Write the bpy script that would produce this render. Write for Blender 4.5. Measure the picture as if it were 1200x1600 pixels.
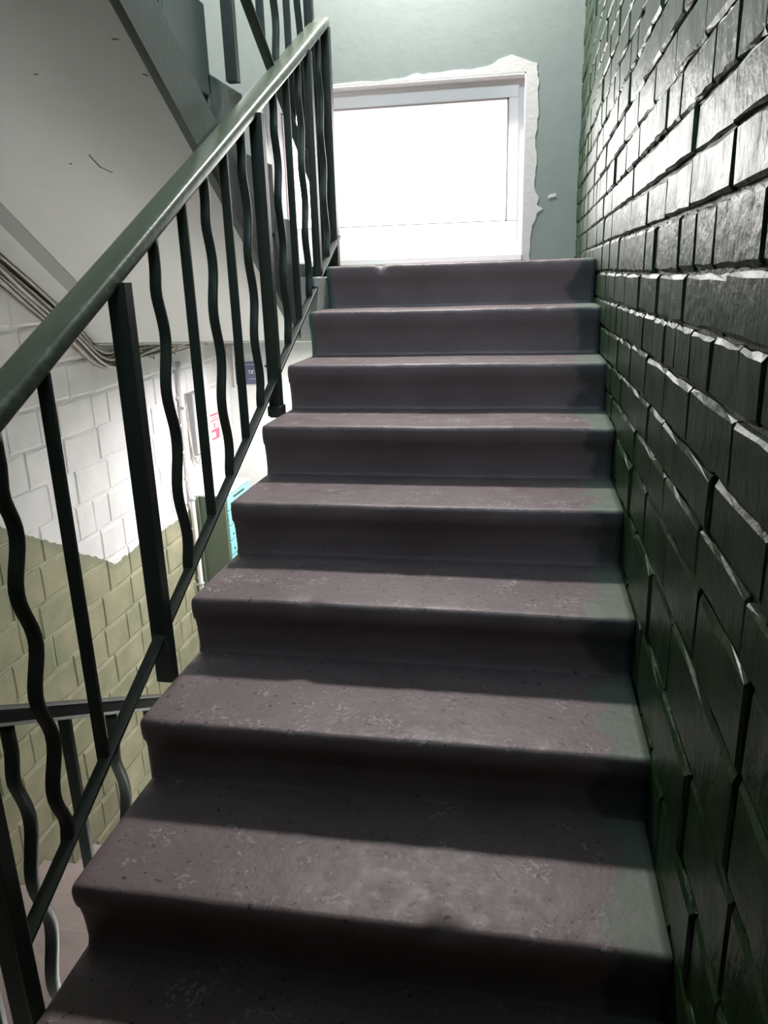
import bpy, bmesh, math, random
from mathutils import Vector, Matrix, noise

for o in list(bpy.data.objects):
    bpy.data.objects.remove(o)
S = bpy.context.scene
COL = S.collection
PI = math.pi

# ------------------------------------------------------------------ camera
F_PX = 1188.74
PITCH, YAW, ROLL = 0.2984, 0.1861, -0.0295
CAM = (-0.2553, -0.9923, 1.0339)
cy, sy = math.cos(YAW), math.sin(YAW)
cp, sp = math.cos(PITCH), math.sin(PITCH)
cr, sr = math.cos(ROLL), math.sin(ROLL)
fw = Vector((-sy * cp, cy * cp, -sp))
r0 = Vector((cy, sy, 0))
u0 = r0.cross(fw)
rt = cr * r0 + sr * u0
up = -sr * r0 + cr * u0
cam_data = bpy.data.cameras.new('camera')
cam = bpy.data.objects.new('camera', cam_data)
COL.objects.link(cam)
M3 = Matrix((rt, up, -fw)).transposed()
cam.matrix_world = Matrix.Translation(CAM) @ M3.to_4x4()
cam_data.sensor_width = 36
cam_data.lens = F_PX / 1600 * 36
cam_data.clip_start = 0.02
S.camera = cam

# ------------------------------------------------------------------ world, exposure, lights
W = bpy.data.worlds.new('world')
S.world = W
W.use_nodes = True
bg = W.node_tree.nodes['Background']
bg.inputs['Color'].default_value = (1.0, 0.99, 0.95, 1)
bg.inputs['Strength'].default_value = 10.5
S.view_settings.view_transform = 'Standard'
S.view_settings.look = 'None'
S.view_settings.exposure = 0.08
S.view_settings.gamma = 1
S.view_settings.use_curve_mapping = False


def area(name, loc, size, power, color, rot=(0, 0, 0), shape='SQUARE', size_y=None):
    d = bpy.data.lights.new(name, 'AREA')
    d.energy = power
    d.color = color
    d.shape = 'RECTANGLE' if size_y else shape
    d.size = size
    if size_y:
        d.size_y = size_y
    o = bpy.data.objects.new(name, d)
    o.location = loc
    o.rotation_euler = rot
    COL.objects.link(o)
    return o


LANDING_LAMP = (-0.85, 3.0, 3.58)
HALL_LAMP = (-1.18, 2.80, 0.70)
area('landing_light', (LANDING_LAMP[0], LANDING_LAMP[1], LANDING_LAMP[2] - 0.08), 0.42, 132, (1.0, 0.95, 0.93), shape='DISK')
area('hall_light', (HALL_LAMP[0], HALL_LAMP[1], HALL_LAMP[2] - 0.06), 0.24, 46, (1.0, 0.96, 0.96), shape='DISK')
area('upper_fill_light', (-0.52, -1.60, 3.64), 0.9, 190, (0.66, 0.86, 1.0), size_y=1.4)  # added bluish fill with no source built, lifts the upper risers

# ------------------------------------------------------------------ helpers


def link(name, me, mat=None, parent=None):
    o = bpy.data.objects.new(name, me)
    COL.objects.link(o)
    if mat is not None and me is not None and len(me.materials) == 0:
        me.materials.append(mat)
    if parent is not None:
        o.parent = parent
    return o


def tag(o, label=None, cat=None, group=None, kind=None):
    if label:
        o['label'] = label
    if cat:
        o['category'] = cat
    if group:
        o['group'] = group
    if kind:
        o['kind'] = kind
    return o


def empty(name, loc, label, cat, group=None):
    o = bpy.data.objects.new(name, None)
    o.location = loc
    o.empty_display_size = 0.1
    COL.objects.link(o)
    return tag(o, label, cat, group)


def bm_to(name, bm, mat, parent=None, smooth=False, loc=None):
    me = bpy.data.meshes.new(name)
    bm.normal_update()
    bm.to_mesh(me)
    bm.free()
    if smooth:
        for p in me.polygons:
            p.use_smooth = True
    o = link(name, me, mat, parent)
    if loc is not None:
        o.location = loc
    return o


def add_box(bm, lo, hi, bevel=0.0, seg=2):
    r = bmesh.ops.create_cube(bm, size=1)
    vs = r['verts']
    c = [(a + b) / 2 for a, b in zip(lo, hi)]
    s = [b - a for a, b in zip(lo, hi)]
    for v in vs:
        v.co = Vector((v.co.x * s[0] + c[0], v.co.y * s[1] + c[1], v.co.z * s[2] + c[2]))
    if bevel > 0:
        es = list({e for v in vs for e in v.link_edges})
        bmesh.ops.bevel(bm, geom=es, offset=bevel, segments=seg, affect='EDGES', profile=0.7)


def sweep(bm, path, prof, side=Vector((1, 0, 0)), cap=True):
    """sweep a closed 2-D profile (a along side, b along side x tangent) along path."""
    rings = []
    n = len(path)
    for i, p in enumerate(path):
        a = path[max(0, i - 1)]
        b = path[min(n - 1, i + 1)]
        t = (b - a).normalized()
        s = (side - t * side.dot(t)).normalized()
        w = s.cross(t)
        rings.append([bm.verts.new(p + s * u + w * v) for u, v in prof])
    m = len(prof)
    for i in range(n - 1):
        for j in range(m):
            k = (j + 1) % m
            bm.faces.new((rings[i][j], rings[i][k], rings[i + 1][k], rings[i + 1][j]))
    if cap:
        bm.faces.new(list(reversed(rings[0])))
        bm.faces.new(rings[-1])
    bmesh.ops.recalc_face_normals(bm, faces=bm.faces[:])


def rrect(w, h, r, seg=3):
    out = []
    for cx, cz, a0 in ((w / 2 - r, h / 2 - r, 0), (-w / 2 + r, h / 2 - r, 90), (-w / 2 + r, -h / 2 + r, 180), (w / 2 - r, -h / 2 + r, 270)):
        for i in range(seg + 1):
            a = math.radians(a0 + 90 * i / seg)
            out.append((cx + r * math.cos(a), cz + r * math.sin(a)))
    return out


def circ(r, n=8):
    return [(r * math.cos(2 * PI * i / n), r * math.sin(2 * PI * i / n)) for i in range(n)]


# ------------------------------------------------------------------ materials
MATS = {}


class MN:
    def __init__(s, name):
        m = bpy.data.materials.new(name)
        m.use_nodes = True
        s.m = m
        s.nt = m.node_tree
        s.b = s.nt.nodes['Principled BSDF']
        s.tc = s.nt.nodes.new('ShaderNodeTexCoord')
        g = s.nt.nodes.new('ShaderNodeNewGeometry')
        s.pos = g.outputs['Position']
        s.obj = s.tc.outputs['Object']

    def n(s, t, **k):
        x = s.nt.nodes.new(t)
        for a, b in k.items():
            setattr(x, a, b)
        return x

    def L(s, a, b):
        s.nt.links.new(a, b)

    def noise(s, scale, detail=4, rough=0.55, vec=None, stretch=None):
        x = s.n('ShaderNodeTexNoise')
        x.inputs['Scale'].default_value = scale
        x.inputs['Detail'].default_value = detail
        x.inputs['Roughness'].default_value = rough
        v = vec or s.pos
        if stretch:
            mp = s.n('ShaderNodeMapping')
            mp.inputs['Scale'].default_value = stretch
            s.L(v, mp.inputs['Vector'])
            v = mp.outputs['Vector']
        s.L(v, x.inputs['Vector'])
        return x.outputs['Fac']

    def ramp(s, fac, stops):
        x = s.n('ShaderNodeValToRGB')
        el = x.color_ramp.elements
        while len(el) < len(stops):
            el.new(0.5)
        for e, (p, c) in zip(el, stops):
            e.position = p
            e.color = (c, c, c, 1) if isinstance(c, (int, float)) else (*c, 1)
        s.L(fac, x.inputs['Fac'])
        return x.outputs['Color']

    def mix(s, fac, a, b):
        x = s.n('ShaderNodeMix', data_type='RGBA')
        if isinstance(fac, (int, float)):
            x.inputs[0].default_value = fac
        else:
            s.L(fac, x.inputs[0])
        for i, v in ((6, a), (7, b)):
            if isinstance(v, tuple):
                x.inputs[i].default_value = (*v, 1)
            else:
                s.L(v, x.inputs[i])
        return x.outputs[2]

    def math(s, op, a, b=0.0, clamp=False):
        x = s.n('ShaderNodeMath', operation=op)
        x.use_clamp = clamp
        for i, v in ((0, a), (1, b)):
            if isinstance(v, (int, float)):
                x.inputs[i].default_value = v
            else:
                s.L(v, x.inputs[i])
        return x.outputs[0]

    def xyz(s, v=None):
        x = s.n('ShaderNodeSeparateXYZ')
        s.L(v or s.pos, x.inputs[0])
        return x.outputs

    def bump(s, h, strength=0.3, dist=0.01, prev=None):
        x = s.n('ShaderNodeBump')
        x.inputs['Strength'].default_value = strength
        x.inputs['Distance'].default_value = dist
        s.L(h, x.inputs['Height'])
        if prev:
            s.L(prev, x.inputs['Normal'])
        return x.outputs['Normal']

    def done(s, color, rough=0.5, normal=None, metal=0.0, spec=0.5, coat=0.0):
        if isinstance(color, tuple):
            s.b.inputs['Base Color'].default_value = (*color, 1)
        else:
            s.L(color, s.b.inputs['Base Color'])
        if isinstance(rough, (int, float)):
            s.b.inputs['Roughness'].default_value = rough
        else:
            s.L(rough, s.b.inputs['Roughness'])
        if normal:
            s.L(normal, s.b.inputs['Normal'])
        s.b.inputs['Metallic'].default_value = metal
        s.b.inputs['Specular IOR Level'].default_value = spec
        s.b.inputs['Coat Weight'].default_value = coat
        return s.m


def m_right_brick():
    k = MN('green_gloss_paint_brick')
    n1 = k.noise(9, 5)
    n2 = k.noise(38, 4)
    st = k.noise(30, 3, 0.6, stretch=(1, 1, 0.16))
    c = k.mix(k.ramp(n1, [(0.35, 0.0), (0.68, 1.0)]), (0.007, 0.028, 0.006), (0.016, 0.044, 0.012))
    c = k.mix(k.ramp(n2, [(0.66, 0.0), (0.74, 0.75)]), c, (0.07, 0.08, 0.058))
    nb = k.bump(n2, 0.5, 0.005)
    nb = k.bump(st, 0.45, 0.004, nb)
    nb = k.bump(k.noise(14, 5, 0.65), 0.3, 0.008, nb)
    r = k.ramp(n1, [(0.3, 0.33), (0.7, 0.47)])
    return k.done(c, r, nb, spec=0.42)


def m_right_mortar():
    k = MN('painted_mortar')
    n1 = k.noise(20, 5)
    c = k.mix(n1, (0.05, 0.07, 0.045), (0.13, 0.15, 0.11))
    return k.done(c, 0.45, k.bump(k.noise(60, 4), 0.6, 0.01))


def left_boundary(k):
    x, y, z = k.xyz()
    lin = k.math('MULTIPLY_ADD', y, -0.588)
    k.nt.nodes[-1].inputs[2].default_value = 0.981
    g = k.math('MAXIMUM', lin, -0.165)
    nz = k.math('MULTIPLY', k.math('SUBTRACT', k.noise(14, 3), 0.5), 0.05)
    d = k.math('ADD', k.math('SUBTRACT', z, g), nz)
    return k.math('MULTIPLY', d, 250.0, clamp=True), d


def m_left(name, mortar=False):
    k = MN(name)
    f, d = left_boundary(k)
    n1 = k.noise(7, 5)
    n2 = k.noise(45, 4)
    green = k.mix(k.ramp(n1, [(0.35, 0), (0.65, 1)]), (0.24, 0.25, 0.165), (0.345, 0.32, 0.215))
    if mortar:
        green = k.mix(n2, (0.46, 0.47, 0.35), (0.33, 0.34, 0.23))
    band = k.math('MULTIPLY', k.math('ADD', d, 0.035), 60.0, clamp=True)
    green = k.mix(k.math('MULTIPLY', band, 0.55), green, (0.22, 0.24, 0.18))
    white = k.mix(k.ramp(n1, [(0.3, 0), (0.7, 1)]), (0.70, 0.68, 0.69), (0.80, 0.78, 0.78))
    c = k.mix(f, green, white)
    return k.done(c, 0.6, k.bump(n2, 0.35, 0.004), spec=0.3)


def m_step(name='brown_painted_concrete'):
    k = MN(name)
    x, y, z = k.xyz()
    n1 = k.noise(4, 5)
    n2 = k.noise(60, 3)
    n3 = k.noise(22, 6, 0.7)
    c = k.mix(k.ramp(n1, [(0.3, 0), (0.7, 1)]), (0.125, 0.090, 0.092), (0.175, 0.130, 0.133))
    nz_ = k.n('ShaderNodeNewGeometry').outputs['Normal']
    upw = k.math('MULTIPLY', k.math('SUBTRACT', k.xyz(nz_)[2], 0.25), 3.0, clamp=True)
    # dark pits and pale flakes
    c = k.mix(k.ramp(k.math('MULTIPLY', k.noise(70, 2), k.math('ADD', k.math('MULTIPLY', upw, 0.12), 0.88)), [(0.66, 0.0), (0.69, 0.9)]), c, (0.025, 0.02, 0.02))
    fl = k.math('MULTIPLY', k.ramp(k.noise(11, 5, 0.7), [(0.54, 0.0), (0.62, 1.0)]), k.ramp(k.noise(85, 4, 0.7), [(0.52, 0.0), (0.58, 1.0)]))
    c = k.mix(k.math('MULTIPLY', k.math('MULTIPLY', fl, upw), 0.6), c, (0.42, 0.39, 0.38))
    # green wall paint smeared over the right-hand ends
    gx = k.math('ADD', x, k.math('MULTIPLY', k.math('SUBTRACT', k.noise(9, 4), 0.5), 0.22))
    gm = k.ramp(gx, [(0.0, 0.0), (0.0, 0.0)])
    gm = k.math('MULTIPLY', k.math('ADD', gx, 0.095), 30.0, clamp=True)
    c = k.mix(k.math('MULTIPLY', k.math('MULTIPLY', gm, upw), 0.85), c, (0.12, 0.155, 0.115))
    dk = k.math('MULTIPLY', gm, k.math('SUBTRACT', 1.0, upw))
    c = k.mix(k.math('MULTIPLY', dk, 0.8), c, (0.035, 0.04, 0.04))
    nb = k.bump(n2, 0.25, 0.003)
    nb = k.bump(n3, 0.3, 0.006, nb)
    r = k.ramp(n3, [(0.3, 0.40), (0.7, 0.62)])
    te = k.math('MULTIPLY', k.math('MULTIPLY', k.math('SUBTRACT', -1.022, x), 120.0, clamp=True), k.math('MULTIPLY', k.math('SUBTRACT', y, 1.55), 8.0, clamp=True))
    c = k.mix(te, c, (0.07, 0.115, 0.10))
    return k.done(c, r, nb, spec=0.45)


def m_simple(name, col, rough=0.5, metal=0.0, bump=0.0, bscale=60, var=0.12, spec=0.5):
    k = MN(name)
    n = k.noise(12, 4)
    a = tuple(v * (1 - var) for v in col)
    b = tuple(min(1, v * (1 + var)) for v in col)
    c = k.mix(n, a, b)
    nb = k.bump(k.noise(bscale, 3), bump, 0.004) if bump > 0 else None
    return k.done(c, rough, nb, metal, spec)


def m_rail():
    k = MN('dark_green_gloss_metal_paint')
    n = k.noise(26, 5, 0.65)
    c = k.mix(n, (0.020, 0.028, 0.022), (0.036, 0.046, 0.036))
    return k.done(c, 0.45, k.bump(k.noise(70, 3), 0.25, 0.002), spec=0.35)


def m_handrail():
    k = MN('worn_green_handrail_paint')
    n = k.noise(34, 6, 0.7)
    x, y, z = k.xyz()
    w = k.math('MULTIPLY', k.math('ADD', x, 1.078), 70.0, clamp=True)
    worn = k.math('MULTIPLY', k.ramp(n, [(0.50, 0.0), (0.60, 1.0)]), w)
    c = k.mix(k.noise(8, 3), (0.062, 0.088, 0.056), (0.08, 0.11, 0.07))
    c = k.mix(k.math('MULTIPLY', worn, 0.5), c, (0.23, 0.24, 0.22))
    return k.done(c, 0.30, k.bump(k.noise(80, 3), 0.25, 0.002), spec=0.6)


def m_glass():
    k = MN('window_glass')
    k.nt.nodes.remove(k.b)
    out = [n for n in k.nt.nodes if n.type == 'OUTPUT_MATERIAL'][0]
    t = k.n('ShaderNodeBsdfTransparent')
    g = k.n('ShaderNodeBsdfGlossy')
    g.inputs['Roughness'].default_value = 0.03
    fr = k.n('ShaderNodeFresnel')
    fr.inputs['IOR'].default_value = 1.45
    mx = k.n('ShaderNodeMixShader')
    k.L(fr.outputs[0], mx.inputs[0])
    k.L(t.outputs[0], mx.inputs[1])
    k.L(g.outputs[0], mx.inputs[2])
    k.L(mx.outputs[0], out.inputs['Surface'])
    return k.m


def m_emit(name, col, s):
    k = MN(name)
    k.b.inputs['Base Color'].default_value = (*col, 1)
    k.b.inputs['Emission Color'].default_value = (*col, 1)
    k.b.inputs['Emission Strength'].default_value = s
    return k.m


RB, RM = m_right_brick(), m_right_mortar()
LB, LM = m_left('left_wall_brick_paint'), m_left('left_wall_mortar_paint', True)
STEP = m_step()
DSTEP = m_simple('pinkish_brown_floor_paint', (0.38, 0.30, 0.285), 0.6, bump=0.3, var=0.2)
GREENWALL = m_simple('smooth_green_wall_paint', (0.165, 0.20, 0.185), 0.55, bump=0.25, bscale=30, var=0.1)
WHITE = m_simple('whitewash', (0.62, 0.63, 0.61), 0.8, bump=0.15, bscale=25, var=0.05)
WHITE2 = m_simple('grey_whitewash', (0.50, 0.51, 0.49), 0.8, bump=0.15, bscale=25, var=0.07)
WHITE3 = m_simple('darker_whitewash', (0.36, 0.365, 0.35), 0.85, bump=0.15, bscale=25, var=0.07)
PLASTER = m_simple('bare_white_plaster', (0.46, 0.46, 0.44), 0.85, bump=0.5, bscale=40, var=0.06)
STRING = m_simple('stair_side_green_paint', (0.10, 0.125, 0.11), 0.55, bump=0.2, var=0.12)
TEAL = m_simple('teal_green_end_paint', (0.07, 0.115, 0.10), 0.55, bump=0.2, var=0.2)
RAIL, HAND = m_rail(), m_handrail()
PVC = m_simple('white_window_plastic', (0.82, 0.79, 0.79), 0.35, var=0.02)
GASKET = m_simple('grey_pink_gasket', (0.36, 0.29, 0.29), 0.6, var=0.05)
GLASS = m_glass()
BOXG = m_simple('mailbox_green_enamel', (0.115, 0.15, 0.105), 0.4, var=0.06)
BOXC = m_simple('mailbox_turquoise_enamel', (0.22, 0.56, 0.56), 0.4, var=0.06)
BOXW = m_simple('mailbox_pale_top', (0.72, 0.80, 0.78), 0.45, var=0.04)
DARK = m_simple('dark_slot', (0.02, 0.03, 0.03), 0.6)
CABLEW = m_simple('off_white_cable_sheath', (0.52, 0.48, 0.44), 0.55, var=0.12)
CABLEG = m_simple('grey_cable_sheath', (0.27, 0.25, 0.23), 0.55, var=0.15)
CABLEK = m_simple('dark_cable_sheath', (0.07, 0.07, 0.065), 0.5, var=0.1)
GREYPL = m_simple('grey_plastic', (0.40, 0.41, 0.42), 0.45, var=0.06)
GREYPANEL = m_simple('pale_grey_panel', (0.50, 0.51, 0.51), 0.55, var=0.05)
NAVY = m_simple('dark_blue_sign_face', (0.085, 0.09, 0.15), 0.4, var=0.08)
SIGNW = m_simple('white_sign_print', (0.80, 0.80, 0.80), 0.5, var=0.02)
SIGNR = m_simple('red_sign_print', (0.60, 0.11, 0.17), 0.5, var=0.04)
LAMPG = m_emit('lamp_glass_lit', (1.0, 0.97, 0.94), 5.0)
HALLF = m_simple('hall_floor_tile', (0.26, 0.22, 0.21), 0.5, var=0.15)
MARK = m_simple('soffit_scuff_paint', (0.16, 0.17, 0.165), 0.8)

# ------------------------------------------------------------------ layout numbers
T, R_ = 0.30, 0.1538
WD = 1.045
XL = -2.05            # left wall plane
YB = 3.50             # back wall plane
XS = -1.15            # inner edge of the upper flight
LZ = 1.085            # landing level
random.seed(7)


# ------------------------------------------------------------------ brick helper
def brick_variants(n, bev, rough, nx, nz, seed):
    """unit brick: x in 0..1 depth (front at +1? handled by caller); y length 0..1; z height 0..1"""
    out = []
    rnd = random.Random(seed)
    for i in range(n):
        bm = bmesh.new()
        # front grid with a chamfered, uneven border; local x is metres, y/z are unit
        grid = []
        for a in range(nx + 1):
            row = []
            for b in range(nz + 1):
                y, z = a / nx, b / nz
                edge = a in (0, nx) or b in (0, nz)
                x = (rnd.uniform(-rough, rough) if not edge else -bev + rnd.uniform(-rough, rough) * 1.3)
                yy = y + (rnd.uniform(-0.012, 0.012) if 0 < a < nx else 0)
                zz = z + (rnd.uniform(-0.03, 0.03) if edge else 0)
                if a == 0:
                    yy += rnd.uniform(0, 0.02)
                if a == nx:
                    yy -= rnd.uniform(0, 0.02)
                if not edge:
                    # pull the inner ring out towards the border
                    if a == 1:
                        yy = 0.022 + rnd.uniform(-.008, .008)
                    if a == nx - 1:
                        yy = 0.978 + rnd.uniform(-.008, .008)
                    if b == 1:
                        zz = 0.06 + rnd.uniform(-.03, .03)
                    if b == nz - 1:
                        zz = 0.92 + rnd.uniform(-.04, .03)
                row.append(bm.verts.new((x, yy, zz)))
            grid.append(row)
        for a in range(nx):
            for b in range(nz):
                bm.faces.new((grid[a][b], grid[a + 1][b], grid[a + 1][b + 1], grid[a][b + 1]))
        # sides back to x = -0.03
        loop = [grid[a][0] for a in range(nx + 1)] + [grid[nx][b] for b in range(1, nz + 1)] + \
               [grid[a][nz] for a in range(nx - 1, -1, -1)] + [grid[0][b] for b in range(nz - 1, 0, -1)]
        back = [bm.verts.new((-0.03, v.co.y, v.co.z)) for v in loop]
        m = len(loop)
        for j in range(m):
            q = (j + 1) % m
            bm.faces.new((loop[q], loop[j], back[j], back[q]))
        bmesh.ops.recalc_face_normals(bm, faces=bm.faces[:])
        me = bpy.data.meshes.new('brick')
        bm.to_mesh(me)
        bm.free()
        out.append(me)
    return out


def place_bricks(rects, variants, mat, parent, xplane, flip, limit=300, seed=1, wob=0.002):
    """rects: list of (y0,y1,z0,z1). flip=-1: the face looks to -X."""
    rnd = random.Random(seed)
    for v in variants:
        if not v.materials:
            v.materials.append(mat)
    c = Vector(CAM)

    def key(r):
        p = Vector((xplane, (r[0] + r[1]) / 2, (r[2] + r[3]) / 2)) - c
        dep = p.dot(fw)
        if dep < 0.15:
            return 1e6
        u = 600 + F_PX * p.dot(rt) / dep
        w = 800 - F_PX * p.dot(up) / dep
        if not (-60 < u < 1260 and -60 < w < 1660):
            return 1e5 + dep
        ar = (r[1] - r[0]) * (r[3] - r[2]) * abs(p.x) / dep ** 3
        return -ar
    rects = sorted(rects, key=key)
    rest = bmesh.new()
    for i, (y0, y1, z0, z1) in enumerate(rects):
        me = rnd.choice(variants)
        sc = Vector((flip, y1 - y0, z1 - z0))
        loc = Vector((xplane + rnd.uniform(-wob, wob), y0, z0))
        if i < limit:
            o = bpy.data.objects.new('brick', me)
            COL.objects.link(o)
            o.parent = parent
            o.location = loc
            o.scale = sc
            o.rotation_euler = (rnd.uniform(-.006, .006), 0, rnd.uniform(-.006, .006))
        else:
            nb = len(rest.verts)
            rest.from_mesh(me)
            rest.verts.ensure_lookup_table()
            for v in rest.verts[nb:]:
                v.co = Vector((v.co.x * sc.x, v.co.y * sc.y, v.co.z * sc.z)) + loc
    if len(rest.verts):
        bmesh.ops.recalc_face_normals(rest, faces=rest.faces[:])
        o = bm_to('far_bricks', rest, mat, parent)
        o['kind'] = 'stuff'
    else:
        rest.free()


# ------------------------------------------------------------------ right wall
bm = bmesh.new()
add_box(bm, (0.009, -2.6, -2.0), (0.30, YB + 0.3, 4.0))
wall_r = bm_to('wall_right', bm, RM)
wall_r['kind'] = 'structure'

beds = [2.63]
z = 2.63
while z > 1.30:
    z -= 0.0842
    beds.append(z)
beds = [b for b in beds if b > 1.25] + [1.206, 1.125, 1.030, 0.945, 0.860, 0.765, 0.680, 0.594, 0.470, 0.318, 0.162, 0.02, -0.13, -0.28, -0.43]
known = {  # measured vertical joints by course (index of the upper bed)
    1.125: ([-0.05, 0.069, 0.202, 0.333, 0.451, 0.589, 0.719, 0.835], 0.128),
    1.206: ([0.123, 0.386, 0.629, 0.860], 0.25),
    1.030: ([0.11, 0.389, 0.647, 0.896], 0.255),
    0.945: ([-0.101, 0.003, 0.150, 0.289, 0.42, 0.522], 0.13),
    0.860: ([-0.017, 0.265, 0.488, 0.727], 0.25),
    0.765: ([0.068, 0.479, 0.654, 0.876], 0.25),
    0.680: ([-0.134, 0.115, 0.407, 0.565], 0.25),
    0.594: ([0.077, 0.354, 0.611, 0.831], 0.25),
    0.470: ([-0.183, 0.244, 0.468], 0.25),
}
rects = []
rnd = random.Random(11)
for bi in range(len(beds) - 1):
    zt, zb = beds[bi], beds[bi + 1]
    if zt in known:
        js, sp_ = known[zt]
        js = list(js)
    else:
        sp_ = 0.25 if bi % 3 else 0.128
        js = [rnd.uniform(0, 0.2)]
    while js[0] > -1.0:
        js.insert(0, js[0] - sp_ - rnd.uniform(-0.006, 0.012))
    while js[-1] < YB:
        js.append(js[-1] + sp_ + rnd.uniform(-0.006, 0.012))
    js[-1] = min(js[-1], YB)
    gap = 0.0065
    for a, b in zip(js[:-1], js[1:]):
        if a < -0.75:
            continue
        sag = 0.006 * noise.noise(Vector((a * 1.3, zt * 3.1, 2.0)))
        rects.append((a + gap / 2, b - gap / 2, zb + gap / 2 + sag, zt - gap / 2 + sag))
rv = brick_variants(16, 0.0045, 0.0010, 5, 3, 3)
place_bricks(rects, rv, RB, wall_r, -0.001, -1, 300, 5, 0.003)

# ------------------------------------------------------------------ left wall
bm = bmesh.new()
add_box(bm, (XL - 0.30, -2.6, -2.0), (XL - 0.006, YB + 0.3, 4.0))
wall_l = bm_to('wall_left', bm, LM)
wall_l['kind'] = 'structure'
rects = []
rnd = random.Random(4)
z = 1.335
row = 0
while z > -1.62:
    h = 0.146
    y = 0.25 + rnd.uniform(0, 0.2)
    while y < YB:
        l = rnd.choice((0.25, 0.25, 0.125, 0.19))
        y1 = min(y + l, YB)
        g = 0.007
        if y1 - y > 0.04:
            tilt = 0.004 * noise.noise(Vector((y * 1.1, z * 2, 7)))
            # only what stands above the descending stair
            if z > -0.50 - 0.592 * y - 0.1:
                rects.append((y + g / 2, y1 - g / 2, z - h + g / 2 + tilt, z - g / 2 + tilt))
        y = y1
    z -= h
    row += 1
lv = brick_variants(12, 0.0042, 0.0012, 4, 3, 8)
place_bricks(rects, lv, LB, wall_l, XL, 1, 300, 6, 0.0018)

# ------------------------------------------------------------------ back wall with window opening
WX0, WX1, WZ0, WZ1 = -1.74, -0.285, 1.135, 2.03


def wall_back():
    bm = bmesh.new()
    y0, y1 = YB, YB + 0.40
    X0, X1 = XL - 0.3, 0.3
    for lo, hi in (((X0, y0, 0.80), (WX0, y1, 4.0)), ((WX1, y0, 0.80), (X1, y1, 4.0)),
                   ((WX0, y0, WZ1), (WX1, y1, 4.0)), ((WX0, y0, 0.80), (WX1, y1, WZ0))):
        add_box(bm, lo, hi)
    bmesh.ops.remove_doubles(bm, verts=bm.verts, dist=1e-5)
    return bm_to('wall_back', bm, GREENWALL)


wb = wall_back()
wb['kind'] = 'structure'
bm = bmesh.new()
add_box(bm, (XL - 0.3, YB, -2.0), (0.3, YB + 0.40, 0.80))
o = bm_to('wall_back', bm, WHITE)
o['kind'] = 'structure'

# ragged plaster patch round the opening (thin coat proud of the wall)


def plaster_patch():
    bm = bmesh.new()
    rnd = random.Random(2)
    y = YB - 0.004

    def strip(inner, outer):
        for i in range(len(inner) - 1):
            a, b, c, d = inner[i], inner[i + 1], outer[i + 1], outer[i]
            f = [bm.verts.new((p[0], y, p[1])) for p in (a, b, c, d)]
            bm.faces.new(f)
            g = [bm.verts.new((p[0], YB + 0.001, p[1])) for p in (c, d)]
            bm.faces.new((f[3], f[2], g[0], g[1]))
    n = 46
    inn, out = [], []
    for i in range(n + 1):
        t = i / n
        z = WZ0 - 0.06 + t * (WZ1 - WZ0 + 0.06)
        inn.append((WX1, z))
        w = 0.062 + 0.012 * noise.noise(Vector((z * 9, 0, 0))) + rnd.uniform(-0.004, 0.004)
        if 0.24 < t < 0.40:
            w += 0.05 * max(0, math.sin((t - 0.24) / 0.16 * PI)) * (0.5 + 0.5 * noise.noise(Vector((z * 40, 3, 0))) * 2)
        if t < 0.22:
            w -= 0.018
        out.append((WX1 + w, z))
    strip(inn, out)
    inn, out = [], []
    for i in range(n + 1):
        t = i / n
        x = WX1 + 0.055 - t * (WX1 - WX0 + 0.05)
        inn.append((x, WZ1))
        w = 0.03 + 0.018 * noise.noise(Vector((x * 8, 5, 0))) + rnd.uniform(-0.006, 0.006)
        if t < 0.18:
            w += 0.05 * math.sin(min(1, t / 0.18) * PI)
        if t > 0.45:
            w *= 0.4
        out.append((x, WZ1 + max(0.004, w)))
    strip(inn, out)
    # stray flake lower down
    for (cx, cz, w, h) in ((-0.135, 1.425, 0.045, 0.018),):
        bm.faces.new([bm.verts.new(p) for p in ((cx - w / 2, y, cz - h / 2), (cx + w / 2, y, cz), (cx + w / 2, y, cz + h), (cx - w / 3, y, cz + h * .6))])
    bmesh.ops.recalc_face_normals(bm, faces=bm.faces[:])
    return bm_to('plaster_patch', bm, PLASTER, wb)


plaster_patch()

# window
win = bpy.data.objects.new('window_1', None)
win.location = (0, 0, 0)
COL.objects.link(win)
win['kind'] = 'structure'
FY = YB + 0.10
bm = bmesh.new()
fw_ = 0.045
for lo, hi in (((WX0, FY, WZ1 - fw_), (WX1, FY + 0.07, WZ1)), ((WX0, FY, WZ0), (WX1, FY + 0.07, WZ0 + fw_)),
               ((WX0, FY, WZ0 + fw_), (WX0 + fw_, FY + 0.07, WZ1 - fw_)), ((WX1 - fw_, FY, WZ0 + fw_), (WX1, FY + 0.07, WZ1 - fw_))):
    add_box(bm, lo, hi, 0.004, 1)
bm_to('window_frame', bm, PVC, win)
bm = bmesh.new()
sx0, sx1, sz0, sz1 = WX0 + 0.035, WX1 - 0.035, WZ0 + 0.04, WZ1 - 0.035
gx0, gx1, gz0, gz1 = WX0 + 0.10, WX1 - 0.088, 1.318, 1.935
for lo, hi in (((sx0, FY - 0.015, gz1), (sx1, FY + 0.05, sz1)), ((sx0, FY - 0.015, sz0), (sx1, FY + 0.05, gz0)),
               ((sx0, FY - 0.015, gz0), (gx0, FY + 0.05, gz1)), ((gx1, FY - 0.015, gz0), (sx1, FY + 0.05, gz1))):
    add_box(bm, lo, hi, 0.004, 1)
bm_to('window_sash', bm, PVC, win)
bm = bmesh.new()
g = 0.009
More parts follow.
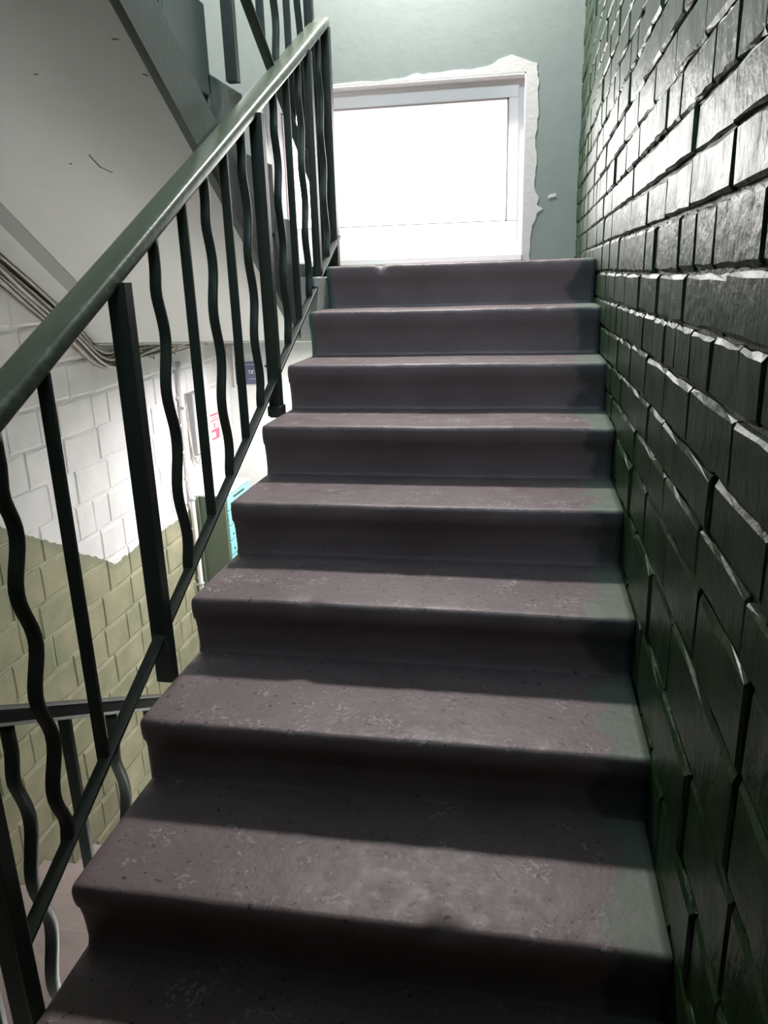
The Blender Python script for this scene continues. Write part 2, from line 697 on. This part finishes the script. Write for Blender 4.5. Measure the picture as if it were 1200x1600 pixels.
for lo, hi in (((gx0, FY - 0.012, gz1 - g), (gx1, FY + 0.03, gz1)), ((gx0, FY - 0.012, gz0), (gx1, FY + 0.03, gz0 + g * .6)),
               ((gx0, FY - 0.012, gz0), (gx0 + g, FY + 0.03, gz1)), ((gx1 - g, FY - 0.012, gz0), (gx1, FY + 0.03, gz1))):
    add_box(bm, lo, hi)
bm_to('gasket', bm, GASKET, win)
bm = bmesh.new()
add_box(bm, (gx0, FY + 0.012, gz0), (gx1, FY + 0.018, gz1))
bm_to('pane', bm, GLASS, win)
bm = bmesh.new()
add_box(bm, (WX0, YB - 0.02, WZ0 - 0.03), (WX1, FY, WZ0 + 0.005), 0.004, 1)
bm_to('window_sill', bm, PVC, win)
# reveal plaster
bm = bmesh.new()
for lo, hi in (((WX1 - 0.006, YB - 0.003, WZ0), (WX1, FY, WZ1)), ((WX0, YB - 0.003, WZ0), (WX0 + 0.006, FY, WZ1)), ((WX0, YB - 0.003, WZ1 - 0.008), (WX1, FY, WZ1))):
    add_box(bm, lo, hi)
bm_to('reveal', bm, PVC, win)

# ------------------------------------------------------------------ floors, beam, ceiling, rear wall
bm = bmesh.new()
add_box(bm, (XL, 2.16, LZ - 0.28), (0.0, YB, LZ), 0.0)
o = bm_to('floor', bm, STEP)
o['kind'] = 'structure'
bm = bmesh.new()
add_box(bm, (XL, 1.98, 0.80), (-WD - 0.002, 2.20, LZ - 0.04), 0.004, 1)
add_box(bm, (-WD - 0.01, 2.15, 0.80), (0.0, 2.20, LZ - 0.04))
o = bm_to('trim_1', bm, WHITE2)
o['kind'] = 'structure'
bm = bmesh.new()
add_box(bm, (XL, 1.85, -1.75), (0.0, YB, -1.62))
o = bm_to('floor', bm, HALLF)
o['kind'] = 'structure'
bm = bmesh.new()
add_box(bm, (XL, -2.6, -0.60), (0.0, -0.62, -0.4614))
o = bm_to('floor', bm, DSTEP)
o['kind'] = 'structure'
bm = bmesh.new()
add_box(bm, (XL, -0.62, -0.58), (-1.10, -0.04, -0.4614))
o = bm_to('floor', bm, DSTEP)
o['kind'] = 'structure'
bm = bmesh.new()
add_box(bm, (XL - 0.3, -2.9, -2.0), (0.3, -2.6, 4.0))
o = bm_to('wall_front', bm, STRING)
o['kind'] = 'structure'
bm = bmesh.new()
add_box(bm, (XL - 0.3, -2.9, 3.70), (0.3, YB + 0.4, 3.95))
o = bm_to('ceiling', bm, WHITE)
o['kind'] = 'structure'


# ------------------------------------------------------------------ steps
def step_mesh(x0, x1, rise, tread, over=0.012, amp=1.0, seed=0, nx=64, last=False):
    """one precast step, origin at the top front edge; y forward into the stair, z up"""
    rr = 0.013
    prof = []                                    # (y, z) from the back of the tread to the riser foot
    prof += [(tread + 0.02, -0.001), (tread - 0.06, 0.0), (0.20, 0.0), (0.12, 0.0), (0.06, 0.0), (0.03, -0.0004)]
    for i in range(5):
        a = math.radians(90 + 90 * i / 4)
        prof.append((rr + rr * math.cos(a), -rr + rr * math.sin(a) - 0.0006))
    prof += [(0.001, -0.03), (0.006, -0.048), (0.014, -0.065), (0.020, -0.09), (0.023, -0.115)]
    prof += [(0.0245, -rise + 0.012), (0.0225, -rise + 0.002), (0.020, -rise - 0.003), (0.018, -rise - 0.02), (tread + 0.02, -rise - 0.02)]
    bm = bmesh.new()
    cols = []
    xs = [x0, x0 + 0.004, x0 + 0.014] + [x0 + 0.014 + (x1 - 0.014 - x0) * i / nx for i in range(1, nx + 1)]
    for ci, x in enumerate(xs):
        colv = []
        ins = (0.012, 0.004, 0.0)[ci] if ci < 3 else 0.0
        for pi, (y, z) in enumerate(prof):
            yy, zz = y, z
            if ins:
                yy = y + ins if y < 0.1 else y
                zz = z - ins if z > -0.06 else z
            w = noise.noise(Vector((x * 3.1, seed * 7.7, 0.0)))
            w2 = noise.noise(Vector((x * 21, seed * 3.3, y * 15)))
            w3 = noise.noise(Vector((x * 60, seed * 1.3, z * 40)))
            nose = math.exp(-((y / 0.03) ** 2) - ((z / 0.03) ** 2)) if y < 0.06 and z > -0.06 else 0.0
            yy += amp * (0.003 * w * (1 if y < 0.1 else 0) + nose * (0.0035 * max(0, w2) + 0.002 * w3 + 0.001))
            zz += amp * (0.0025 * w * (1 if z > -0.05 else 0) - nose * (0.003 * max(0, w2) + 0.0015 * max(0, w3)))
            # a few real chips out of the edge
            ch = noise.noise(Vector((x * 8.0, seed * 11.1, 4.0)))
            if ch > 0.42:
                yy += nose * (ch - 0.42) * 0.10 * amp
                zz -= nose * (ch - 0.42) * 0.06 * amp
            colv.append(bm.verts.new((x, yy, zz)))
        cols.append(colv)
    m = len(prof)
    for a in range(len(cols) - 1):
        for j in range(m):
            k = (j + 1) % m
            bm.faces.new((cols[a][j], cols[a + 1][j], cols[a + 1][k], cols[a][k]))
    bm.faces.new(cols[0])
    bm.faces.new(list(reversed(cols[-1])))
    bmesh.ops.recalc_face_normals(bm, faces=bm.faces[:])
    return bm


def flight_slab(bm, x0, x1, pts):
    a = [bm.verts.new((x0, y, z)) for y, z in pts]
    b = [bm.verts.new((x1, y, z)) for y, z in pts]
    n = len(pts)
    for i in range(n):
        k = (i + 1) % n
        bm.faces.new((a[i], a[k], b[k], b[i]))
    bm.faces.new(list(reversed(a)))
    bm.faces.new(b)
    bmesh.ops.recalc_face_normals(bm, faces=bm.faces[:])


st = empty('staircase', (-WD / 2, -0.6, -0.4614), 'dark brown painted concrete staircase climbing beside the green brick wall to the window', 'staircase')
inv = Vector((-WD / 2, -0.6, -0.4614))
zk = {-2: -2 * R_, -1: -R_, 0: 0.0, 1: 0.153, 2: 0.304, 3: 0.4585, 4: 0.6135, 5: 0.763, 6: 0.922, 7: LZ}
for k in range(-2, 8):
    rise = zk[k] - zk.get(k - 1, zk[k] - R_)
    last = k == 7
    bm = step_mesh(-WD, -0.002, rise, 0.31 if not last else 0.10, seed=k + 5)
    o = bm_to('step', bm, STEP, st, smooth=True)
    o.location = Vector((0, k * T, zk[k])) - inv
    for p in o.data.polygons:
        p.use_smooth = len(p.vertices) == 4
bm = bmesh.new()
flight_slab(bm, -WD + 0.03, -0.001, [(-0.6, -0.46), (-0.55, -0.50), (-0.25, -0.52), (2.05, 0.78), (2.11, 0.90), (1.95, 0.76)][:0] or
            [(-0.58, -0.47), (-0.20, -0.47), (2.05, 0.72), (2.10, 0.90), (1.82, 0.74), (-0.56, -0.45)])
o = bm_to('stair_slab', bm, WHITE2, st)
o.location = -inv

# descending flight on the left
dst = empty('staircase', (-1.6, -0.04, -0.4614), 'pinkish brown steps going down along the left wall below the railings', 'staircase')
dinv = Vector((-1.6, -0.04, -0.4614))
DR = 0.1765
for k in range(6):
    y = 0.26 + 0.3 * k
    z = -0.4614 - (k + 1) * DR + 0.0
    z = -0.55 - 0.17765 * k - 0.012
    bm = bmesh.new()
    add_box(bm, (XL, y - 0.302, z - 0.17765), (-1.12, y, z), 0.006, 2)
    o = bm_to('step', bm, DSTEP, dst)
    o.location = -dinv
# side wall under our flight (closes the space below)
bm = bmesh.new()
add_box(bm, (-1.10, -0.60, -1.62), (-1.045, -0.45, -0.47))
o = bm_to('trim_2', bm, STRING)
o['kind'] = 'structure'

# upper flight (rises towards the camera on the left)
ust = empty('staircase', (-1.6, 2.1, LZ), 'upper staircase on the left seen from below, with a whitewashed soffit', 'staircase')
uinv = Vector((-1.6, 2.1, LZ))


def soff(y):
    return 1.003 + 0.655 * (1.70 - y)


bm = bmesh.new()
flight_slab(bm, XL, XS, [(1.985, 0.805), (2.12, 0.805), (2.12, LZ), (1.86, LZ), (-0.72, soff(-0.72) + 0.10), (-0.74, soff(-0.74)), (1.70, soff(1.70))])
o = bm_to('soffit', bm, WHITE, ust)
o.location = -uinv
# edge beam ("string") along the inner side
bm = bmesh.new()
flight_slab(bm, XS - 0.001, XS + 0.022, [(1.99, 0.803), (2.16, 0.803), (2.16, LZ + 0.01), (1.84, LZ + 0.01), (-0.72, soff(-0.72) + 0.165), (-0.74, soff(-0.74) - 0.002), (1.70, soff(1.70) - 0.002)])
o = bm_to('stringer', bm, STRING, ust)
o.location = -uinv
# thin strip of darker whitewash along the soffit near the wall
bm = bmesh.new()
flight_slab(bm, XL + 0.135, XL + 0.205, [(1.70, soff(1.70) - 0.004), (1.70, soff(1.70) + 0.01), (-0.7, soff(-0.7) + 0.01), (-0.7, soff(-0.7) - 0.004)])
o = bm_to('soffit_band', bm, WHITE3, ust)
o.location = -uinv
UR, UT = 0.172, 0.2625
for k in range(10):
    y1 = 2.10 - UT * k
    z1 = LZ + UR * (k + 1)
    bm = bmesh.new()
    add_box(bm, (XL, y1 - UT - 0.02, z1 - UR - 0.06), (XS - 0.004, y1, z1), 0.006, 2)
    o = bm_to('step', bm, GREENWALL, ust)
    o.location = -uinv
# landing of the next storey at the head of that flight
bm = bmesh.new()
add_box(bm, (XL, -2.6, 2.72), (0.0, -0.75, 2.95))
o = bm_to('ceiling', bm, WHITE2)
o['kind'] = 'structure'
# scuffs in the whitewash
for (y, x, l, a, w) in ((1.143, -1.447, 0.042, 1.4, 0.006), (1.172, -1.432, 0.034, 0.7, 0.003), (1.146, -1.523, 0.008, 0, 0.005), (0.920, -1.163, 0.012, 0.5, 0.004), (0.836, -1.187, 0.015, 0.1, 0.003), (0.898, -1.435, 0.013, 0.1, 0.003)):
    bm = bmesh.new()
    p0 = Vector((x, y, soff(y) - 0.0005))
    d = Vector((math.cos(a), math.sin(a), -0.655 * math.sin(a)))
    path = [p0 + d * l * (i / 4 - 0.5) for i in range(5)]
    sweep(bm, path, [(w / 2, 0), (0, w / 4), (-w / 2, 0), (0, -w / 4)], side=Vector((0, 0, 1)))
    o = bm_to('scuff', bm, MARK, ust)
    o.location = -uinv


# ------------------------------------------------------------------ railings
def bar(name, p0, p1, w, d, mat, parent, inv_, r=0.004, n=2, side=Vector((1, 0, 0))):
    """straight bar: w across X, d in the railing plane"""
    bm = bmesh.new()
    P0, P1 = Vector(p0), Vector(p1)
    sweep(bm, [P0 + (P1 - P0) * i / (n - 1) for i in range(n)], rrect(w, d, r), side)
    o = bm_to(name, bm, mat, parent)
    o.location = -inv_
    return o


def wavy(name, x, y, z0, z1, w, d, mat, parent, inv_, per=0.243):
    bm = bmesh.new()
    n = 44
    path = []
    for i in range(n + 1):
        z = z0 + (z1 - z0) * i / n
        dd = z1 - z
        env = min(1, max(0, (dd - 0.06) / 0.06)) * min(1, max(0, (z - z0) / 0.05))
        path.append(Vector((x, y + 0.0125 * env * math.cos(2 * PI * (dd - 0.21 * per / 0.243) / per), z)))
    sweep(bm, path, rrect(w, d, 0.0025, 2))
    o = bm_to(name, bm, mat, parent, smooth=True)
    for p in o.data.polygons:
        p.use_smooth = len(p.vertices) == 4
    o.location = -inv_
    return o


def hz(y):
    return 0.822 + 0.505 * y


def bz(y):
    return 0.030 + 0.492 * y


RXC = -1.09          # handrail centre
RX = -1.062          # balusters
ri = Vector((RX, 0.49, 0.154))
rail = empty('stair_railing', ri, 'dark green metal stair railing with wavy bars rising on the left of the steps', 'railing')
# handrail: broad rounded flat section
bm = bmesh.new()
pts = [Vector((RXC, y, hz(y) - 0.015)) for y in [-0.75 + i * (2.39 + 0.75) / 40 for i in range(41)]]
for i, p in enumerate(pts):
    p.x += 0.0015 * noise.noise(Vector((p.y * 2, 0, 0)))
    p.z += 0.002 * noise.noise(Vector((p.y * 2, 5, 0)))
sweep(bm, pts, rrect(0.070, 0.034, 0.010, 3))
o = bm_to('handrail', bm, HAND, rail, smooth=True)
for p in o.data.polygons:
    p.use_smooth = len(p.vertices) == 4
o.location = -ri
# flat lower bar
bar('lower_bar', (RX, -0.13, bz(-0.13)), (RX + 0.0, 2.40, bz(2.40)), 0.028, 0.009, RAIL, rail, ri, 0.002)
# posts
for (y, zb) in ((-0.125, -0.42), (0.49, 0.145), (1.43, 0.60), (2.06, 0.915)):
    w = 0.040 if y < 1.9 else 0.03
    bar('post', (RX - 0.003, y, zb), (RX - 0.003, y, hz(y) - 0.03), w, 0.038, RAIL, rail, ri, 0.004)
bar('post', (-1.083, 2.385, LZ - 0.01), (-1.083, 2.385, hz(2.385) - 0.03), 0.055, 0.045, RAIL, rail, ri, 0.004)
for (y, zb) in ((1.43, 0.605),):
    bm = bmesh.new()
    add_box(bm, (RX - 0.026, y - 0.03, zb), (RX + 0.020, y + 0.03, zb + 0.034), 0.006, 2)
    o = bm_to('post_foot', bm, RAIL, rail)
    o.location = -ri
BAL = [(0.05, 'w'), (0.20, 's'), (0.665, 'w'), (0.835, 's'), (0.985, 'w'), (1.135, 's'), (1.285, 'w'),
       (1.615, 'w'), (1.765, 's'), (1.92, 'w'), (2.225, 'w')]
BW, BD = 0.025, 0.012
for y, k in BAL:
    if k == 's':
        bar('baluster', (RX - 0.006, y, bz(y) - 0.012), (RX - 0.006, y, hz(y) - 0.028), BW, BD, RAIL, rail, ri, 0.0025)
    else:
        wavy('baluster', RX - 0.006, y, bz(y) - 0.012, hz(y) - 0.028, BW, BD, RAIL, rail, ri, 0.195 if y < 0.1 else 0.243)
for y in (-0.09, 0.05, 0.20, 0.665):
    bm = bmesh.new()
    bmesh.ops.create_icosphere(bm, subdivisions=1, radius=0.0045)
    o = bm_to('weld_bead', bm, RAIL, rail)
    o.location = Vector((RX + 0.006, y + 0.012, bz(y + 0.012) - 0.01)) - ri

# descending railing
DX = -1.13


def dz_(y):
    return 0.355 - 0.545 * y


di = Vector((DX, 0.0, -0.46))
drail = empty('stair_railing', di, 'lower dark green railing sloping down behind the bottom left of the stairs', 'railing')
bm = bmesh.new()
sweep(bm, [Vector((DX - 0.01, y, dz_(y) - 0.015)) for y in [-0.6 + 0.1 * i for i in range(28)]], rrect(0.056, 0.032, 0.008, 2))
o = bm_to('handrail', bm, RAIL, drail)
o.location = -di


def ds(y):       # stair surface under this railing
    return -0.43 - 0.592 * y


bar('lower_bar', (DX, -0.5, -0.12 + 0.2965 - 0.53 ), (DX, 2.0, -0.33 - 0.592 * 2.0), 0.034, 0.009, RAIL, drail, di, 0.002)
kinds = ['w', 's', 'w', 's', 'w', 'p']
for i in range(14):
    y = -0.115 + 0.155 * i if False else 0.03 - 0.155 * 1 + 0.155 * i
    k = ['s', 'w', 's', 'w', 's', 'p'][i % 6]
    z1 = dz_(y) - 0.028
    z0 = -0.335 - 0.592 * y
    if k == 'p':
        bar('post', (DX, y, -0.46 - 0.592 * y - 0.03), (DX, y, z1), 0.036, 0.036, RAIL, drail, di, 0.004)
    elif k == 's':
        bar('baluster', (DX, y, z0), (DX, y, z1), BW, BD, RAIL, drail, di, 0.0025)
    else:
        wavy('baluster', DX, y, z0, z1, BW, BD, RAIL, drail, di)

# upper railing
UX = -1.125
ui = Vector((UX, 1.42, 1.60))
urail = empty('stair_railing', ui, 'upper green railing on the flight above, seen over the top of the handrail', 'railing')


def uh(y):
    return 2.02 + 0.655 * (2.39 - y)


bm = bmesh.new()
sweep(bm, [Vector((UX - 0.02, y, uh(y) - 0.015 + 0.25)) for y in [2.36 - 0.1 * i for i in range(20)]], rrect(0.070, 0.034, 0.010, 2))
o = bm_to('handrail', bm, HAND, urail)
o.location = -ui
bar('lower_bar', (UX, 2.36, 1.365), (UX, 0.46, 1.365 + 0.64 * 1.90), 0.034, 0.009, RAIL, urail, ui, 0.002)
for y in (2.34, 1.42, 0.49):
    bar('post', (UX, y, 1.60 + 0.655 * (1.42 - y) if y < 2.0 else LZ - 0.01), (UX, y, uh(y) + 0.22), 0.034, 0.038, RAIL, urail, ui, 0.004)
for j in range(16):
    y = 2.34 - 0.155 * (j + 1)
    if y < 0.5:
        break
    if min(abs(y - q) for q in (1.42, 0.49, -0.44)) < 0.06:
        continue
    z0 = 1.365 + 0.64 * (2.36 - y)
    if j % 2:
        bar('baluster', (UX, y, z0), (UX, y, uh(y) + 0.22), BW, BD, RAIL, urail, ui, 0.0025)
    else:
        wavy('baluster', UX, y, z0, uh(y) + 0.22, BW, BD, RAIL, urail, ui)

# ------------------------------------------------------------------ mailboxes on the left wall
MZ = -0.088
MY0, MY1 = 2.83, 3.20
MX1 = XL + 0.185
mi = Vector((XL + 0.09, MY0, MZ - 0.72))
mb = empty('mailbox_cabinet', mi, 'green mailbox cabinet with turquoise doors on the left wall under the landing', 'mailbox')


def mbox(name, lo, hi, mat, bev=0.003, parent=None):
    bm = bmesh.new()
    add_box(bm, lo, hi, bev, 1)
    o = bm_to(name, bm, mat, parent or mb)
    o.location = -mi if parent is None else Vector((0, 0, 0))
    return o


mbox('cabinet_body', (XL + 0.028, MY0, MZ - 0.72), (MX1 - 0.004, MY1, MZ - 0.012), BOXG)
mbox('back_flange', (XL + 0.002, MY0 - 0.012, MZ - 0.75), (XL + 0.028, MY1, MZ - 0.01), BOXG)
mbox('cabinet_top', (XL + 0.002, MY0 - 0.005, MZ - 0.012), (MX1 + 0.004, MY1 + 0.01, MZ), BOXW, 0.002)
for k in range(8):
    z1 = MZ - 0.018 - 0.0875 * k
    d = mbox('door', (MX1 - 0.004, MY0 + 0.012, z1 - 0.080), (MX1 + 0.006, MY1 - 0.012, z1), BOXC, 0.002)
    bm = bmesh.new()
    add_box(bm, (MX1 + 0.0055, MY0 + 0.10, z1 - 0.025), (MX1 + 0.0075, MY1 - 0.10, z1 - 0.014))
    bm_to('letter_slot', bm, DARK, d)
    bm = bmesh.new()
    add_box(bm, (MX1 + 0.0055, MY0 + 0.05, z1 - 0.055), (MX1 + 0.009, MY0 + 0.062, z1 - 0.043), 0.001, 1)
    bm_to('lock', bm, DARK, d)

# ------------------------------------------------------------------ grey terminal strip with loose cables
tb = empty('cable_box', (XL, 2.92, 0.10), 'long grey vertical plastic cable box on the white left wall with wires looping below', 'cable box')
ti = Vector((XL, 2.92, 0.10))
bm = bmesh.new()
add_box(bm, (XL + 0.002, 2.840, 0.135), (XL + 0.050, 2.985, 0.470), 0.012, 3)
o = bm_to('housing', bm, GREYPL, tb)
o.location = -ti
bm = bmesh.new()
add_box(bm, (XL + 0.046, 2.875, 0.15), (XL + 0.057, 2.945, 0.45), 0.005, 2)
o = bm_to('cover_rib', bm, GREYPL, tb)
o.location = -ti
bm = bmesh.new()
add_box(bm, (XL + 0.001, 2.815, 0.145), (XL + 0.012, 2.842, 0.47), 0.002, 1)
o = bm_to('shadow_strip', bm, CABLEG, tb)
o.location = -ti
for j in range(9):
    bm = bmesh.new()
    add_box(bm, (XL + 0.0565, 2.905, 0.165 + 0.031 * j), (XL + 0.0585, 2.922, 0.18 + 0.031 * j))
    o = bm_to('vent_slot', bm, CABLEG, tb)
    o.location = -ti
for j, (dy, dzz, m) in enumerate(((0.05, 0.055, CABLEW), (0.035, 0.075, CABLEG), (0.065, 0.035, CABLEW))):
    bm = bmesh.new()
    pts = []
    for i in range(21):
        a = PI * i / 20
        pts.append(Vector((XL + 0.018 + 0.004 * j, 2.905 - dy * math.cos(a) - 0.02, 0.15 - dzz * math.sin(a) - (0.0 if i < 20 else 0))))
    pts.insert(0, Vector((XL + 0.012, pts[0].y - 0.004, 0.42 - 0.05 * j)))
    sweep(bm, pts, circ(0.004, 6))
    o = bm_to('wire', bm, m, tb)
    o.location = -ti


# ------------------------------------------------------------------ cable bundle along wall and soffit
cb = empty('cable_bundle', (XL + 0.02, 2.0, 0.78), 'tangled bundle of pale cables running along the top of the left wall', 'cables')
ci = Vector((XL + 0.02, 2.0, 0.78))
rnd = random.Random(21)
for j in range(26):
    ph = rnd.uniform(0, 6.28)
    off = rnd.uniform(-0.012, 0.045)
    sag = rnd.uniform(-0.02, 0.035)
    dep = rnd.uniform(0.006, 0.050)
    rad = rnd.choice((0.0028, 0.0035, 0.0045, 0.006))
    mat = rnd.choice((CABLEW, CABLEW, CABLEW, CABLEG, CABLEG, CABLEK))
    pts = []
    n = 60
    y_end = 1.98 + rnd.uniform(0.9, 1.4)
    for i in range(n + 1):
        y = 0.5 + (y_end - 0.5) * i / n
        base = min(soff(y) - 0.03, 3)
        flat = 0.775
        # smooth change from the slope to the level run under the beam
        t = min(1, max(0, (y - 1.82) / 0.40))
        t = t * t * (3 - 2 * t)
        slope_z = 1.003 + 0.655 * (1.70 - y) - 0.035 - off * 1.6
        zz = (1 - t) * slope_z + t * (flat - off * 0.9 - 0.022)
        zz += 0.006 * math.sin(y * 9 + ph) + sag * 0.35 * math.sin(y * 4.3 + ph * 2) * (0.4 + t)
        zz = min(zz, soff(y) - 0.008 if y < 1.95 else 0.792)
        xx = XL + dep + 0.006 * math.sin(y * 7 + ph * 1.3)
        pts.append(Vector((xx, y, zz)))
    bm = bmesh.new()
    sweep(bm, pts, circ(rad, 5))
    o = bm_to('cable', bm, mat, cb, smooth=True)
    o.location = -ci
for j in range(7):           # loose loops hanging from the bundle
    y = 2.35 + 0.13 * j + rnd.uniform(-.03, .03)
    w = rnd.uniform(0.03, 0.06)
    h = rnd.uniform(0.03, 0.075)
    bm = bmesh.new()
    pts = [Vector((XL + 0.03 + 0.01 * math.sin(i), y + w * math.cos(PI * i / 14), 0.765 - h * math.sin(PI * i / 14))) for i in range(15)]
    sweep(bm, pts, circ(0.0032, 5))
    o = bm_to('cable_loop', bm, rnd.choice((CABLEW, CABLEG)), cb)
    o.location = -ci

for pts in (((-2.035, 3.30, 0.77), (-2.03, 3.44, 0.70), (-2.02, 3.485, 0.58), (-1.995, 3.475, 0.42)), ((-2.02, 3.40, 0.77), (-1.95, 3.47, 0.735), (-1.99, 3.47, 0.68), (-2.03, 3.45, 0.66))):
    bm = bmesh.new()
    sweep(bm, [Vector(p) for p in pts], circ(0.0035, 5))
    o = bm_to('cable_loop', bm, CABLEW, cb)
    o.location = -ci

# vertical pipe / trunking on the left wall beside the mailboxes
pp = empty('wall_pipe', (XL + 0.02, 2.76, -1.6), 'slim white pipe running down the left wall beside the mailbox cabinet', 'pipe')
bm = bmesh.new()
pts = [Vector((XL + 0.022, 2.755 + 0.002 * math.sin(i), -1.6 + i * 0.15)) for i in range(16)]
sweep(bm, pts, circ(0.014, 10), side=Vector((0, 1, 0)))
o = bm_to('pipe', bm, SIGNW, pp, smooth=True)
o.location = -Vector((XL + 0.02, 2.76, -1.6))
for zz in (-1.2, -0.6, -0.1, 0.4):
    bm = bmesh.new()
    add_box(bm, (XL + 0.0, 2.737, zz), (XL + 0.039, 2.773, zz + 0.014), 0.002, 1)
    o = bm_to('clamp', bm, GREYPL, pp)
    o.location = -Vector((XL + 0.02, 2.76, -1.6))
td = empty('cable_trunking', (XL + 0.02, 3.08, 0.3), 'white vertical cable trunking between the grey cable box and the red sign', 'trunking')
bm = bmesh.new()
add_box(bm, (XL + 0.0, 3.04, 0.0), (XL + 0.028, 3.085, 0.79), 0.003, 1)
o = bm_to('channel', bm, SIGNW, td)
o.location = -Vector((XL + 0.02, 3.08, 0.3))
bm = bmesh.new()
add_box(bm, (XL + 0.026, 3.043, 0.0), (XL + 0.032, 3.082, 0.79), 0.002, 1)
o = bm_to('channel_cover', bm, SIGNW, td)
o.location = -Vector((XL + 0.02, 3.08, 0.3))

# ------------------------------------------------------------------ signs


def text_obj(name, body, size, mat, parent, M, ext=0.0008):
    c = bpy.data.curves.new(name, 'FONT')
    c.body = body
    c.size = size
    c.extrude = ext
    c.align_x = 'CENTER'
    c.align_y = 'CENTER'
    tmp = bpy.data.objects.new(name + '_tmp', c)
    COL.objects.link(tmp)
    bpy.context.view_layer.update()
    dg = bpy.context.evaluated_depsgraph_get()
    me = bpy.data.meshes.new_from_object(tmp.evaluated_get(dg))
    bpy.data.objects.remove(tmp)
    me.transform(M)
    me.materials.clear()
    return link(name, me, mat, parent)


# red and white notice on the left wall
sg = empty('notice_sign', (XL, 3.22, 0.25), 'small red and white notice on the white wall above the mailboxes', 'sign')
si = Vector((XL, 3.22, 0.25))
SY0, SY1, SZ0, SZ1 = 3.115, 3.255, 0.150, 0.300


def sbox(name, lo, hi, mat, par, off):
    bm = bmesh.new()
    add_box(bm, lo, hi, 0.0004, 1)
    o = bm_to(name, bm, mat, par)
    o.location = -off
    return o


sbox('plate', (XL + 0.004, SY0, SZ0), (XL + 0.008, SY1, SZ1), SIGNR, sg, si)
sbox('white_panel', (XL + 0.0078, SY0 + 0.012, SZ1 - 0.088), (XL + 0.0092, SY1 - 0.012, SZ1 - 0.04), SIGNW, sg, si)
sbox('white_panel', (XL + 0.0078, SY0 + 0.012, SZ1 - 0.032), (XL + 0.0092, SY1 - 0.012, SZ1 - 0.010), SIGNW, sg, si)
sbox('white_panel', (XL + 0.0078, SY0 + 0.012, SZ0 + 0.014), (XL + 0.0092, SY1 - 0.06, SZ0 + 0.045), SIGNW, sg, si)
sbox('red_figure', (XL + 0.0090, SY0 + 0.06, SZ1 - 0.082), (XL + 0.0102, SY0 + 0.080, SZ1 - 0.05), SIGNR, sg, si)
sbox('red_figure', (XL + 0.0090, SY0 + 0.03, SZ1 - 0.024), (XL + 0.0102, SY1 - 0.03, SZ1 - 0.018), SIGNR, sg, si)

# grey panel and dark blue sign on the end wall
pn = empty('wall_panel', (-1.86, YB, 0.66), 'pale grey panel fixed high on the end wall of the lower hall', 'panel')
pi_ = Vector((-1.86, YB, 0.66))
sbox('board', (-1.998, YB - 0.022, 0.43), (-1.752, YB - 0.001, 0.795), GREYPANEL, pn, pi_)
sbox('edge_strip', (-2.006, YB - 0.028, 0.42), (-1.996, YB - 0.001, 0.795), SIGNW, pn, pi_)
bm = bmesh.new()
bmesh.ops.create_cone(bm, segments=12, radius1=0.008, radius2=0.008, depth=0.006, cap_ends=True)
bmesh.ops.rotate(bm, verts=bm.verts, matrix=Matrix.Rotation(PI / 2, 3, 'X'))
o = bm_to('screw_cap', bm, DARK, pn)
o.location = Vector((-1.798, YB - 0.025, 0.543)) - pi_
ns = empty('name_sign', (-1.90, YB - 0.03, 0.58), 'dark blue rectangular sign with white lettering hanging on the grey panel', 'sign')
nsi = Vector((-1.90, YB - 0.03, 0.58))
sbox('plate', (-1.992, YB - 0.032, 0.436), (-1.842, YB - 0.023, 0.570), NAVY, ns, nsi)
MT = Matrix.Rotation(PI / 2, 4, 'X')
o = text_obj('lettering', 'ТIГА', 0.030, SIGNW, ns, MT)
o.location = Vector((-1.881, YB - 0.0332, 0.508)) - nsi
sbox('white_line', (-1.982, YB - 0.0328, 0.552), (-1.852, YB - 0.0318, 0.556), GREYPL, ns, nsi)
sbox('white_line', (-1.982, YB - 0.0328, 0.452), (-1.93, YB - 0.0318, 0.456), GREYPL, ns, nsi)
sbox('white_line', (-1.91, YB - 0.0328, 0.466), (-1.855, YB - 0.0318, 0.469), GREYPL, ns, nsi)

# door of the lower hall, hidden mostly behind the stairs
dr = bpy.data.objects.new('door_1', None)
COL.objects.link(dr)
dr['kind'] = 'structure'
dr.location = (-0.95, YB, -1.62)
do = Vector((-0.95, YB, -1.62))
for lo, hi, nm in (((-1.40, YB - 0.05, -1.62), (-0.50, YB - 0.005, 0.45), 'door_leaf'),
                   ((-1.46, YB - 0.06, -1.62), (-1.40, YB, 0.51), 'door_frame'),
                   ((-0.50, YB - 0.06, -1.62), (-0.44, YB, 0.51), 'door_frame'),
                   ((-1.40, YB - 0.06, 0.45), (-0.50, YB, 0.51), 'door_frame')):
    bm = bmesh.new()
    add_box(bm, lo, hi, 0.004, 1)
    o = bm_to(nm, bm, BOXG, dr)
    o.location = -do


# ------------------------------------------------------------------ lamps (their light is set at the top)
def lamp(loc, r, label):
    e = empty('ceiling_lamp', loc, label, 'lamp')
    bm = bmesh.new()
    bmesh.ops.create_cone(bm, segments=28, radius1=r * 0.9, radius2=r * 0.95, depth=0.03, cap_ends=True)
    o = bm_to('lamp_base', bm, GREYPL, e)
    o.location = (0, 0, 0.015)
    bm = bmesh.new()
    bmesh.ops.create_uvsphere(bm, u_segments=24, v_segments=10, radius=r * 0.88)
    for v in bm.verts:
        v.co.z = min(v.co.z, 0) * 0.35
    o = bm_to('lamp_shade', bm, LAMPG, e, smooth=True)
    return e


lamp((LANDING_LAMP[0], LANDING_LAMP[1], 3.67), 0.20, 'round lit ceiling lamp above the window landing')
lamp((HALL_LAMP[0], HALL_LAMP[1], 0.775), 0.12, 'round lit lamp under the landing in the lower hall')
